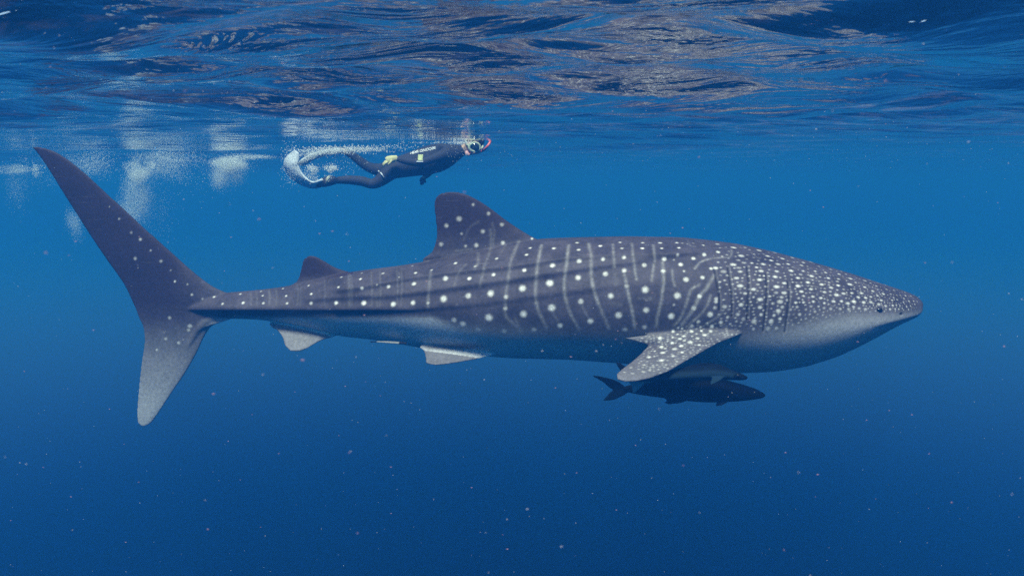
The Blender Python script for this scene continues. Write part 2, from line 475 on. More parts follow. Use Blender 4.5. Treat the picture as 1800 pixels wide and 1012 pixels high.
    Z.append((1240, 500, 1 / 9, .5, "150,365,36 300,350,38 510,470,34 600,545,34 990,695,36 1125,690,32 1065,300,28 1205,200,28 1300,245,26 1710,270,26 1450,355,30 1345,395,28 1665,345,26 1490,475,30 1475,215,24 760,700,26 1215,355,28 965,455,22"))
    Z.append((900, 380, .2964, 1.0, "62,427,20 68,580,24 73,320,15 86,228,11 108,188,11 224,396,20 240,292,15 248,190,13 236,543,22 285,648,18 386,157,11 395,199,12 398,266,14 392,364,19 408,505,19 465,622,18 524,176,12 540,255,15 554,342,18 586,472,19 632,587,21 641,155,10 652,190,11 664,244,14 665,322,15 775,157,11 773,190,11 784,290,17 790,435,20 795,556,21 878,158,11 888,190,11 902,254,14 897,325,14 945,592,22 981,471,20 1000,286,15 1032,375,18 1130,363,15 1112,475,16 1078,545,16 1076,250,13 1140,228,13 1222,212,12 1135,172,11 1218,165,9 978,157,11 990,187,10 1180,310,13 1208,307,13 1175,582,15 118,133,8"))
    Z.append((900, 380, .2964, .5, "680,415,15 670,672,18 786,657,17 1205,545,12 960,525,10 983,230,11 130,672,18 1252,537,12 960,258,8 1020,325,9 1010,160,7 1040,165,7 1075,160,7"))
    Z.append((600, 320, .336, 1.0, "845,318,12 812,400,11 597,424,11 545,504,14 670,504,11 796,484,13 535,610,18 664,594,15 781,582,18 636,741,19 772,708,22 945,555,16 958,460,13 948,688,21 990,345,9 968,378,10 1112,346,11 388,475,9 380,532,12 375,631,15 272,638,14 247,547,10 118,632,14 108,555,10 100,507,8 997,297,7"))
    Z.append((600, 320, .336, .55, "616,192,14 550,228,12 740,258,13 690,118,10 770,165,12 840,222,11 706,330,12 630,270,9 522,325,12 700,440,9 862,600,13 590,722,18 715,772,14 852,780,15 858,660,14 372,438,6 107,476,6 218,477,9 472,460,8 453,632,10 186,537,6 0,497,8 650,335,8"))
    Z.append((300, 420, .25, .95, "490,387,8 510,448,12 635,368,8 647,398,8 652,450,11 790,348,8 812,400,9 818,452,11 970,327,8 988,386,11 988,451,13 1198,270,12 1180,338,11 1163,449,15 1342,240,9 1335,283,9 1347,346,14 1360,451,18 1533,336,14 1567,458,18 1712,316,15 1705,448,19 1722,238,12 305,407,10 150,390,10 30,298,9 365,455,9"))
    Z.append((300, 420, .25, .5, "1452,322,10 1697,190,7 1490,240,10 1606,268,8 225,420,8 118,318,8 0,220,7"))
    Z.append((0, 230, .534, .55, "392,290,4 432,335,4 462,357,5 496,393,4 530,429,5 563,457,4 577,496,5 558,615,7 625,642,8 621,655,7 546,684,6 588,697,6 583,704,6 516,720,5 360,250,3 445,420,6"))
    Z.append((1060, 540, .158, .9, "780,267,24 880,235,16 988,208,24 835,228,15 1085,220,16 1060,160,24 1160,178,16 1212,212,24 1310,165,22 635,340,28 620,385,14 775,335,14 855,350,18 900,320,20 830,300,15 985,270,24 1040,295,15 1095,262,18 1197,265,22 1130,308,22 1050,345,22 990,322,12 770,395,20 720,375,12 970,388,24 905,370,14 1070,418,16 870,430,24 650,440,22 690,458,15 795,462,24 665,503,26 575,487,12 780,540,24 880,500,18 510,553,22 570,545,12 650,590,28"))
    Z.append((1060, 540, .158, .42, "560,660,17 455,640,22 310,670,18 400,685,16 450,715,18 330,735,20 520,700,16 240,720,14 1205,350,12 700,410,12 600,640,14 930,295,12 400,620,12 700,640,14 820,600,14 1000,470,12 480,380,18"))
    for ox, oy, sc, amp, txt in Z:
        for tok in txt.split():
            a, b, r = map(float, tok.split(','))
            spot(ox + a * sc, oy + b * sc, r * sc * .86, amp)
    # faint small spots between them over the head and the base of the pectoral fin
    for k in range(5200):
        px, py = random.uniform(1262, 1612), random.uniform(428, 590)
        lim = np.interp(px, [1262, 1400, 1450, 1500, 1550, 1612], [575, 572, 558, 548, 548, 545])
        if py > lim: continue
        dmin = np.interp(px, [1262, 1400, 1500, 1560, 1612], [7.0, 5.6, 4.4, 3.3, 3.0])
        if any(abs(a - px) < dmin * 1.15 and abs(b - py) < dmin * .8 for a, b in taken): continue
        p = hit(px, py)
        if p is None or p.z > pix(px, 300, D0).z: continue
        taken.append((px, py))
        stamp(spots, p, dmin * .25 * p.y / F, random.uniform(.22, .6) + (.2 if px > 1535 else 0), ax=1.35, az=.8)
    for k in range(900):
        px, py = random.uniform(1120, 1300), random.uniform(568, 655)
        p = hit(px, py)
        if p is None or p.y > D0 - .56 or py < np.interp(px, [1120, 1200, 1300], [592, 572, 566]): continue
        if any(abs(a - px) < 5 and abs(b - py) < 2.6 for a, b in taken): continue
        taken.append((px, py))
        stamp(spots, p, 1.5 * p.y / F, random.uniform(.12, .4), ax=1.6, az=.8)
    def zz(ox, oy, sc, txt): return [(ox + float(q.split(',')[0]) * sc, oy + float(q.split(',')[1]) * sc) for q in txt.split()]
    b2 = [("175,170 160,240 145,350 140,480 165,580 205,660", 13, .40), ("335,170 325,270 310,400 325,520 360,600 395,665", 13, .42),
          ("455,160 470,250 470,360 490,450 530,560 575,665", 13, .45), ("597,165 602,235 605,300", 11, .38), ("668,350 690,460 712,560 728,660", 13, .45),
          ("710,160 722,270 738,375", 11, .38), ("838,170 845,260 835,330 828,380", 11, .36), ("895,270 897,400 885,500 862,600 855,650", 13, .45),
          ("950,320 955,370 965,412", 11, .32), ("1085,310 1120,270 1200,248 1290,240 1303,200", 10, .38), ("1110,405 1060,440 1030,530 1000,600 960,650", 12, .36),
          ("1200,350 1150,430 1112,475 1078,545 1010,640", 14, .45), ("1180,470 1150,540 1100,600 1050,640", 11, .36), ("1245,575 1200,610 1150,640", 10, .34),
          ("750,485 830,490", 14, .14), ("236,560 285,648", 12, .14), ("408,520 465,622", 12, .16), ("590,520 640,525", 18, .10), ("20,610 60,690", 12, .2),
          ("40,150 5,240", 12, .25), ("610,340 620,400", 18, .10), ("1040,140 1060,175 1090,180", 7, .25), ("1100,150 1130,160", 7, .2)]
    for t, r, a in b2: bar(zz(900, 380, .2964, t), r * .2964, a)
    b3 = [("470,460 458,560 453,650", 11, .22), ("650,430 610,480 590,540", 10, .14), ("715,370 715,420 700,450", 11, .2), ("780,250 782,340 750,440 725,545", 11, .18),
          ("930,310 890,400 872,520 860,600 858,690 900,740 940,780", 12, .26), ("790,215 800,260 795,330", 9, .14), ("720,205 670,240 640,300", 9, .10), ("40,480 42,650", 11, .14),
          ("300,470 305,500", 9, .14), ("180,600 190,650", 12, .12), ("860,330 830,380", 9, .12), ("600,360 680,350", 8, .14), ("370,710 372,760", 14, .1), ("460,700 462,750", 14, .1)]
    for t, r, a in b3: bar(zz(600, 320, .336, t), r * .336, a)
    for xx in (560, 600, 690, 740, 890, 910, 1080, 1260, 1270, 1410, 1470, 1590, 1620):
        top = 385 - (xx - 500) * .17
        bar(zz(300, 420, .25, "%d,%d %d,%d %d,%d" % (xx, top, xx + 6, (top + 460) / 2, xx + 2, 462)), 2.3, random.uniform(.07, .14))
    b4 = [("130,150 300,160 480,172 600,210 660,240", 7, .34), ("100,205 200,235 380,245", 8, .34), ("160,300 280,325", 9, .34), ("385,450 410,530 490,575", 9, .34),
          ("900,290 970,335 1080,355", 8, .36), ("270,480 310,560", 8, .3), ("130,395 280,395", 7, .3), ("130,75 200,85", 7, .3), ("820,270 900,300", 7, .3), ("560,180 700,235", 6, .2)]
    for t, r, a in b4: bar(zz(1400, 460, 1 / 7.23, t), r / 7.23, a)
    b5 = [("0,235 150,232 320,238 430,240", 9, .25), ("730,310 780,350 850,400", 16, .34), ("560,230 700,270 900,310", 8, .2), ("1360,540 1500,550", 10, .3), ("1000,640 1150,645", 9, .24), ("1520,680 1620,715 1790,730", 12, .3), ("1410,770 1530,800", 11, .25), ("1590,820 1780,850", 11, .3)]
    for t, r, a in b5: bar(zz(1240, 410, 1 / 9, t), r / 9, a)
    for t, r, a in [("600,310 700,290", 14, .3), ("750,250 850,210 1000,150", 8, .2), ("930,260 1010,235", 10, .35), ("700,390 760,360", 10, .3), ("430,500 540,430", 7, .25)]:
        bar(zz(1060, 540, .158, t), r * .158, a)
    # gill slits
    for pl in ([(1256, 474), (1260, 498), (1264, 520), (1264, 545)], [(1279, 468), (1283, 492), (1286, 520), (1286, 556)],
               [(1313, 470), (1316, 495), (1315, 525), (1313, 562)], [(1346, 482), (1348, 505), (1346, 540), (1341, 582)],
               [(1385, 496), (1387, 520), (1384, 550), (1379, 584)]):
        bar(pl, 1.5, .95, slit, 3.0)
        bar([(a_ + 3.2, b_) for a_, b_ in pl], 1.5, .24)  # highlight along each slit's edge, painted into the pale marks
    bar([(1583, 552), (1586, 551.5)], 2.0, 1.0, slit, 3.0)                                       # nostril
    bar([(748, 457), (775, 453), (800, 449), (822, 446)], 1.0, .7, slit, 3.0)                       # fold under the dorsal fin's rear tip
    bar([(511, 507), (535, 500), (552, 493)], 1.0, .7, slit, 3.0)

    # ---- countershading (in side-view coordinates of the animal, same on both flanks)
    px = 900 + co[:, 0] / D0 * F * math.cos(0)
    Yn = D0 - np.abs(co[:, 1] - D0)
    el = np.arctan2(co[:, 2], Yn)
    py = 506 - F * np.tan(el + PITCH)
    px = 900 + co[:, 0] * F / (Yn * (math.cos(PITCH)) - co[:, 2] * math.sin(PITCH))
    ps = 900 + co[:, 0] * F / (D0 * (math.cos(PITCH)) - co[:, 2] * math.sin(PITCH))
    line = np.interp(px, [200, 330, 345, 420, 760, 800, 860, 1000, 1150, 1300, 1400, 1450, 1500, 1560, 1620], [900, 900, 561, 558, 558, 574, 586, 594, 596, 594, 576, 563, 555, 555, 549])
    soft = np.interp(px, [330, 760, 860, 1150, 1400, 1620], [4, 4, 18, 16, 16, 7])
    belly = 1 / (1 + np.exp(-(py - line) / (soft * .45)))
    sidey = np.abs(co[:, 1] - D0)
    belly *= np.clip((px - 345) / 70, 0, 1)
    # which vertices stand clear of the trunk (fins)
    so_x = S[:, 0] ; wx_ = np.interp(ps, so_x, S[:, 4]) + .03
    zc_ = np.interp(ps, so_x, [pix(a_, b_, D0).z for a_, b_ in S[:, [0, 3]]])
    zt_ = np.interp(ps, so_x, [pix(a_, b_, D0).z for a_, b_ in S[:, [0, 1]]])
    zb_ = np.interp(ps, so_x, [pix(a_, b_, D0).z for a_, b_ in S[:, [0, 2]]])
    hh_ = np.where(co[:, 2] > zc_, zt_ - zc_, zc_ - zb_) + .02
    imp = (sidey / wx_) ** 2 + (np.abs(co[:, 2] - zc_) / hh_) ** 2
    finmask = np.clip((imp - 1.06) / .25, 0, 1)
    pect = (px > 1040) & (px < 1345) & (co[:, 2] < zc_) & (finmask > 0) & (sidey > .3)
    pf = np.where(pect, finmask, 0)
    belly = belly * (1 - pf)
    finn = np.zeros(nv, np.float32)          # dark fins
    finn = np.maximum(finn, np.clip((448 - py - np.maximum(0, (850 - px) * -.25)) / 50, 0, 1) * (px > 700) * (px < 960) * (sidey < .2))
    finn = np.maximum(finn, np.clip((500 - py) / 20, 0, 1) * (px > 500) * (px < 620) * (sidey < .09))
    up = np.clip((360 - px) / 60, 0, 1) * np.clip((590 - py) / 60, 0, 1)
    finn = np.maximum(finn, up)
    low = np.clip((400 - px) / 40, 0, 1) * np.clip((py - 560) / 150, 0, 1)      # pale lower lobe
    anal = ((px > 470) & (px < 610) & (py > 575)) | ((px > 735) & (px < 880) & (py > 606))
    pale = np.clip(belly * np.interp(px, [760, 1250], [1.0, .64]) + low * .62 + anal * .1, 0, 1)
    tipf = np.clip((sidey - .62) / .38, 0, 1)
    pale = pale * (1 - pf) + pf * (.05 + .16 * tipf)
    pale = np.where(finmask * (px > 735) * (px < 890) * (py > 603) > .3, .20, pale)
    pale *= 1 - .85 * np.exp(-((px - 795) / 60) ** 4) * np.exp(-((py - 609) / 6) ** 2)  # shade at the pelvic fin root, put into the skin colour
    pale = np.where((px > 470) & (px < 612) & (py > np.interp(px, [474, 500, 540, 570, 610], [566, 572, 580, 588, 600])), .34, pale)
    # groove the slits into the skin
    nrm = np.zeros(nv * 3, np.float32); me.vertex_normals.foreach_get('vector', nrm); nrm = nrm.reshape(-1, 3)
    co -= nrm * (slit[:, None] * .009)
    me.vertices.foreach_set('co', co.ravel())
    spots *= (1 - .55 * np.clip(pale - .35, 0, 1))
    for nm, arr in (("spots", spots), ("slit", slit), ("pale", pale), ("dark_fin", finn)):
        at = me.attributes.new(nm, 'FLOAT', 'POINT'); at.data.foreach_set('value', arr.astype(np.float32))
    me.update()

    m, nt, N, L = new_mat("whale_shark_skin")
    b = N["Principled BSDF"]; b.inputs["Roughness"].default_value = .62; b.inputs["Specular IOR Level"].default_value = .22
    def attr(n):
        a = N.new("ShaderNodeAttribute"); a.attribute_name = n; return a.outputs["Fac"]
    def mixc(fac, a, bcol):
        x = N.new("ShaderNodeMix"); x.data_type = 'RGBA'
        L.new(fac, x.inputs[0])
        if isinstance(a, tuple): x.inputs[6].default_value = (*a, 1)
        else: L.new(a, x.inputs[6])
        if isinstance(bcol, tuple): x.inputs[7].default_value = (*bcol, 1)
        else: L.new(bcol, x.inputs[7])
        return x.outputs[2]
    tc = N.new("ShaderNodeTexCoord")
    n1 = N.new("ShaderNodeTexNoise"); n1.inputs["Scale"].default_value = 5.5; n1.inputs["Detail"].default_value = 9; n1.inputs["Roughness"].default_value = .65
    L.new(tc.outputs["Object"], n1.inputs["Vector"])
    n2 = N.new("ShaderNodeTexNoise"); n2.inputs["Scale"].default_value = 45; n2.inputs["Detail"].default_value = 6; n2.inputs["Roughness"].default_value = .7
    L.new(tc.outputs["Object"], n2.inputs["Vector"])
    r1 = N.new("ShaderNodeMapRange"); r1.inputs[1].default_value = .35; r1.inputs[2].default_value = .65
    L.new(n1.outputs[0], r1.inputs[0])
    back = mixc(r1.outputs[0], (.040, .033, .047), (.088, .073, .090))
    back = mixc(attr("dark_fin"), back, (.034, .022, .036))
    c = mixc(attr("pale"), back, (.50, .49, .48))
    # the pale marks are uneven: broken edges and duller blotches
    n3 = N.new("ShaderNodeTexNoise"); n3.inputs["Scale"].default_value = 75; n3.inputs["Detail"].default_value = 4
    L.new(tc.outputs["Object"], n3.inputs["Vector"])
    r3 = N.new("ShaderNodeMapRange"); r3.inputs[1].default_value = .32; r3.inputs[2].default_value = .62; r3.inputs[3].default_value = .74; r3.inputs[4].default_value = 1.2
    L.new(n3.outputs[0], r3.inputs[0])
    sm = N.new("ShaderNodeMath"); sm.operation = 'MULTIPLY'; sm.use_clamp = True
    L.new(attr("spots"), sm.inputs[0]); L.new(r3.outputs[0], sm.inputs[1])
    c = mixc(sm.outputs[0], c, (.88, .84, .74))
    c = mixc(attr("slit"), c, (.012, .010, .014))
    r2 = N.new("ShaderNodeMapRange"); r2.inputs[1].default_value = .3; r2.inputs[2].default_value = .7; r2.inputs[3].default_value = .70; r2.inputs[4].default_value = 1.28
    L.new(n2.outputs[0], r2.inputs[0])
    mpk = N.new("ShaderNodeMapping"); mpk.inputs["Scale"].default_value = (2.5, 6, 34); mpk.inputs["Rotation"].default_value = (0, .06, 0)
    L.new(tc.outputs["Object"], mpk.inputs[0])
    n4 = N.new("ShaderNodeTexNoise"); n4.inputs["Scale"].default_value = 1.6; n4.inputs["Detail"].default_value = 7; n4.inputs["Roughness"].default_value = .7
    L.new(mpk.outputs[0], n4.inputs["Vector"])
    r4 = N.new("ShaderNodeMapRange"); r4.inputs[1].default_value = .60; r4.inputs[2].default_value = .80; r4.inputs[4].default_value = .22
    L.new(n4.outputs[0], r4.inputs[0])
    c = mixc(r4.outputs[0], c, (.40, .38, .36))
    sc = N.new("ShaderNodeVectorMath"); sc.operation = 'SCALE'; L.new(c, sc.inputs[0]); L.new(r2.outputs[0], sc.inputs["Scale"])
    L.new(sc.outputs[0], b.inputs["Base Color"])
    bp = N.new("ShaderNodeBump"); bp.inputs["Strength"].default_value = .25; bp.inputs["Distance"].default_value = .006
    L.new(n2.outputs[0], bp.inputs["Height"]); L.new(bp.outputs[0], b.inputs["Normal"])
    shark = link("whale_shark", me, m)
    # origin at the belly so that its parts hang on it
    tag(shark, 'huge whale shark with rows of pale spots swimming to the right', 'whale shark')

    # eyes
    p = hit(1546, 545)
    em = simple("shark_eye", (.006, .006, .008), rough=.25, spec=.5)
    for c in (p, mirror(p)):
        bm = bmesh.new(); bmesh.ops.create_uvsphere(bm, u_segments=20, v_segments=12, radius=.021)
        bmesh.ops.scale(bm, vec=(1.15, .6, .8), verts=bm.verts)
        e = bpy.data.meshes.new("eye"); bm.to_mesh(e); bm.free()
        eo = link("eye", e, em, shark); eo.location = c
    return shark

build_whale_shark()

# ------------------------------------------------------------------ fishes under it
def fish(name, label, cat, spine, Y0, half_w, mat_cols, fins, tail=None, group=None, split=.0, eye=None, blotch=None, pale=None):
    """spine: (px, top row, bottom row, width factor); fins: lists of LE/TE pixel points with depths"""
    g = Geo()
    S = np.array(spine, float)
    n = 90
    idx = np.linspace(0, len(S) - 1, n)
    C = np.stack([smoothcurve([Vector((s[k], 0, 0)) for s in S], n)[:, 0] for k in range(4)], 1)
    R = []
    for x, tp, bt, w in C:
        a, bb = pix(x, tp, Y0), pix(x, bt, Y0)
        h = max((a.z - bb.z) / 2, .002); zc = (a.z + bb.z) / 2
        R.append([(a.x, Y0 + half_w * max(w, .02) * math.copysign(abs(math.cos(t)) ** .95, math.cos(t)), zc + h * math.sin(t)) for t in [2 * math.pi * k / 28 for k in range(28)]])
    g.rings(R)
    body = g.mesh(name)
    m, nt, N, L = new_mat(name + "_skin")
    b = N["Principled BSDF"]; b.inputs["Roughness"].default_value = .7; b.inputs["Specular IOR Level"].default_value = .04
    at = N.new("ShaderNodeAttribute"); at.attribute_name = "flank"
    nz = N.new("ShaderNodeTexNoise"); nz.inputs["Scale"].default_value = 9; nz.inputs["Detail"].default_value = 5
    ad = N.new("ShaderNodeMath"); ad.operation = 'ADD'; L.new(at.outputs["Fac"], ad.inputs[0])
    mr = N.new("ShaderNodeMapRange"); mr.inputs[3].default_value = -.25; mr.inputs[4].default_value = .25; L.new(nz.outputs[0], mr.inputs[0]); L.new(mr.outputs[0], ad.inputs[1])
    ad.use_clamp = True
    mx = N.new("ShaderNodeMix"); mx.data_type = 'RGBA'; L.new(ad.outputs[0], mx.inputs[0])
    mx.inputs[6].default_value = (*mat_cols[0], 1); mx.inputs[7].default_value = (*mat_cols[1], 1)
    mp = N.new("ShaderNodeMix"); mp.data_type = 'RGBA'
    ap = N.new("ShaderNodeAttribute"); ap.attribute_name = "pale_fin"
    L.new(ap.outputs["Fac"], mp.inputs[0]); L.new(mx.outputs[2], mp.inputs[6]); mp.inputs[7].default_value = (.20, .24, .26, 1)
    L.new(mp.outputs[2], b.inputs["Base Color"])
    # join the fins into one continuous body mesh
    g2 = Geo(); g2.V = [tuple(v.co) for v in body.vertices]; g2.F = [tuple(p.vertices) for p in body.polygons]
    for LE, TE, th in fins:
        foil(g2, [pix(*p) for p in LE], [pix(*p) for p in TE], th, n=30, m=8, hmin=.0042 if half_w > .05 else .002)
    me = g2.mesh(name)
    raw = bpy.data.objects.new(name + "_raw", me); COL.objects.link(raw)
    md = raw.modifiers.new("r", 'REMESH'); md.mode = 'VOXEL'; md.voxel_size = .005 if half_w > .05 else .0025
    ms = raw.modifiers.new("s", 'SMOOTH'); ms.iterations = 3; ms.factor = .5
    me = bpy.data.meshes.new_from_object(raw.evaluated_get(bpy.context.evaluated_depsgraph_get()))
    bpy.data.objects.remove(raw)
    co = np.zeros(len(me.vertices) * 3, np.float32); me.vertices.foreach_get('co', co); co = co.reshape(-1, 3)
    el = np.arctan2(co[:, 2], Y0); py = 506 - F * np.tan(el + PITCH)
    px = 900 + co[:, 0] * F / (Y0 * math.cos(PITCH) - co[:, 2] * math.sin(PITCH))
    Cx = C[np.argsort(C[:, 0])]
    mid = np.interp(px, Cx[:, 0], (Cx[:, 1] * (1 - split) + Cx[:, 2] * split))
    fl = 1 / (1 + np.exp(-(py - mid) / 2.2))
    if blotch:
        for x0, x1, r0, r1 in blotch:
            fl *= 1 - ((px > x0) & (px < x1) & (py > r0) & (py < r1))
    a = me.attributes.new("flank", 'FLOAT', 'POINT'); a.data.foreach_set('value', fl.astype(np.float32))
    pf = np.zeros(len(co), np.float32)
    for x0, x1, r0, r1 in (pale or []):
        pf = np.maximum(pf, np.clip((px - x0) / 4, 0, 1) * np.clip((x1 - px) / 6, 0, 1) * np.clip((py - r0) / 3, 0, 1) * (py < r1))
    a = me.attributes.new("pale_fin", 'FLOAT', 'POINT'); a.data.foreach_set('value', pf)
    o = link(name, me, m)
    tag(o, label, cat, group)
    if eye:
        em = simple(name + "_eye", (.01, .01, .012), rough=.2)
        tree = BVHTree.FromPolygons([tuple(v) for v in co.tolist()], [tuple(p.vertices) for p in me.polygons])
        h = tree.ray_cast(Vector((0, 0, 0)), pixray(*eye))[0]
        if h is not None:
            bm = bmesh.new(); bmesh.ops.create_uvsphere(bm, u_segments=12, v_segments=8, radius=.012)
            e = bpy.data.meshes.new("eye"); bm.to_mesh(e); bm.free()
            eo = link("eye", e, em, o); eo.location = h
    return o

YF = 5.75
fish("cobia", 'dark heavy-bodied fish nearest below the spotted pectoral fin', 'fish',
     [(1096, 680, 686, .15), (1108, 676, 690, .22), (1130, 670, 694, .45), (1160, 667, 698, .7), (1200, 664.5, 703, .9), (1240, 664, 706, 1), (1270, 667, 705.5, 1),
      (1300, 674, 704, .9), (1325, 682, 701, .7), (1338, 688, 699, .45), (1345, 692.5, 696, .12)], YF, .085,
     ((.0006, .0012, .0022), (.004, .008, .013)),  # near-black: the shade under the shark is put into the skin colour
     [([(1120, 688, YF), (1104, 683, YF), (1085, 669, YF), (1060, 662, YF), (1046, 659.5, YF)], [(1118, 680, YF), (1092, 686, YF), (1074, 683, YF), (1062, 673, YF), (1040, 660, YF)], [.012, .010, .007, .005, .004]),
      ([(1120, 678, YF), (1106, 688, YF), (1094, 696, YF), (1080, 702, YF), (1068, 704, YF)], [(1110, 682, YF), (1086, 683, YF), (1074, 688, YF), (1066, 696, YF), (1059, 704, YF)], [.012, .010, .007, .005, .004]),
      ([(1295, 690, YF - .06), (1288, 700, YF - .12), (1276, 708, YF - .17), (1268, 712, YF - .2)], [(1265, 690, YF - .06), (1266, 700, YF - .10), (1260, 707, YF - .15), (1258, 713, YF - .19)], [.010, .008, .006, .004]),
      ([(1215, 698, YF), (1203, 706, YF), (1190, 709, YF), (1180, 710, YF)], [(1160, 694, YF), (1172, 703, YF), (1168, 707, YF), (1174, 710, YF)], [.010, .008, .006, .004]),
      ([(1290, 678, YF), (1262, 664, YF), (1225, 662, YF)], [(1160, 675, YF), (1170, 665, YF), (1190, 662.5, YF)], [.012, .008, .005])],
     split=.6, eye=(1326, 690))
YG = 5.52
fish("cobia", 'paler grey fish swimming between the shark and the dark fish', 'fish',
     [(1106, 668, 674, .15), (1120, 663, 674, .25), (1140, 658, 672, .45), (1165, 652, 670, .7), (1200, 647, 668, .9), (1235, 643, 667, 1), (1262, 643, 667, .95),
      (1285, 649, 667, .8), (1300, 655, 667.5, .55), (1309, 659, 667, .35), (1314, 662, 665, .12)], YG, .075,
     ((.003, .005, .008), (.012, .030, .046)),
     [([(1140, 667, YG), (1124, 667, YG), (1110, 652, YG), (1096, 641, YG), (1088, 636, YG)], [(1130, 665, YG), (1110, 670, YG), (1098, 660, YG), (1088, 648, YG), (1082, 637, YG)], [.012, .010, .007, .005, .004]),
      ([(1150, 662, YG), (1134, 673, YG), (1126, 681, YG), (1117, 690, YG)], [(1112, 664, YG), (1108, 672, YG), (1111, 681, YG), (1112, 691, YG)], [.012, .010, .007, .005]),
      ([(1275, 661, YG - .06), (1266, 668, YG - .10), (1256, 673, YG - .14), (1250, 676, YG - .16)], [(1252, 660, YG - .06), (1251, 666, YG - .09), (1249, 671, YG - .12), (1249, 676, YG - .15)], [.008, .006, .005, .003]),
      ([(1290, 652, YG), (1265, 640, YG), (1235, 637, YG)], [(1180, 656, YG), (1200, 646, YG), (1215, 641, YG)], [.010, .007, .004])],
     split=.25, blotch=[(1286, 1320, 655, 672)], pale=[(1100, 1152, 668, 695), (1244, 1284, 665, 680)], eye=(1297, 660))
YR = D0 - .24
fish("remora", 'thin striped suckerfish under the belly ahead of the pelvic fin', 'fish',
     [(653, 600, 601, .1), (659, 599.4, 601.4, .35), (670, 599.3, 602.2, .7), (684, 599.5, 603.3, 1), (698, 600.4, 604.3, 1), (706, 600.6, 604.4, .9), (713, 601.6, 604.2, .5), (716, 602, 603, .1)], YR, .018,
     ((.010, .010, .012), (.5, .5, .48)),
     [([(662, 600.5, YR), (656, 599.6, YR), (651, 598.8, YR)], [(662, 600.9, YR), (655, 601.6, YR), (651, 602.2, YR)], [.004, .003, .002])],
     split=.12, blotch=[(702, 720, 590, 610), (650, 662, 590, 610)])

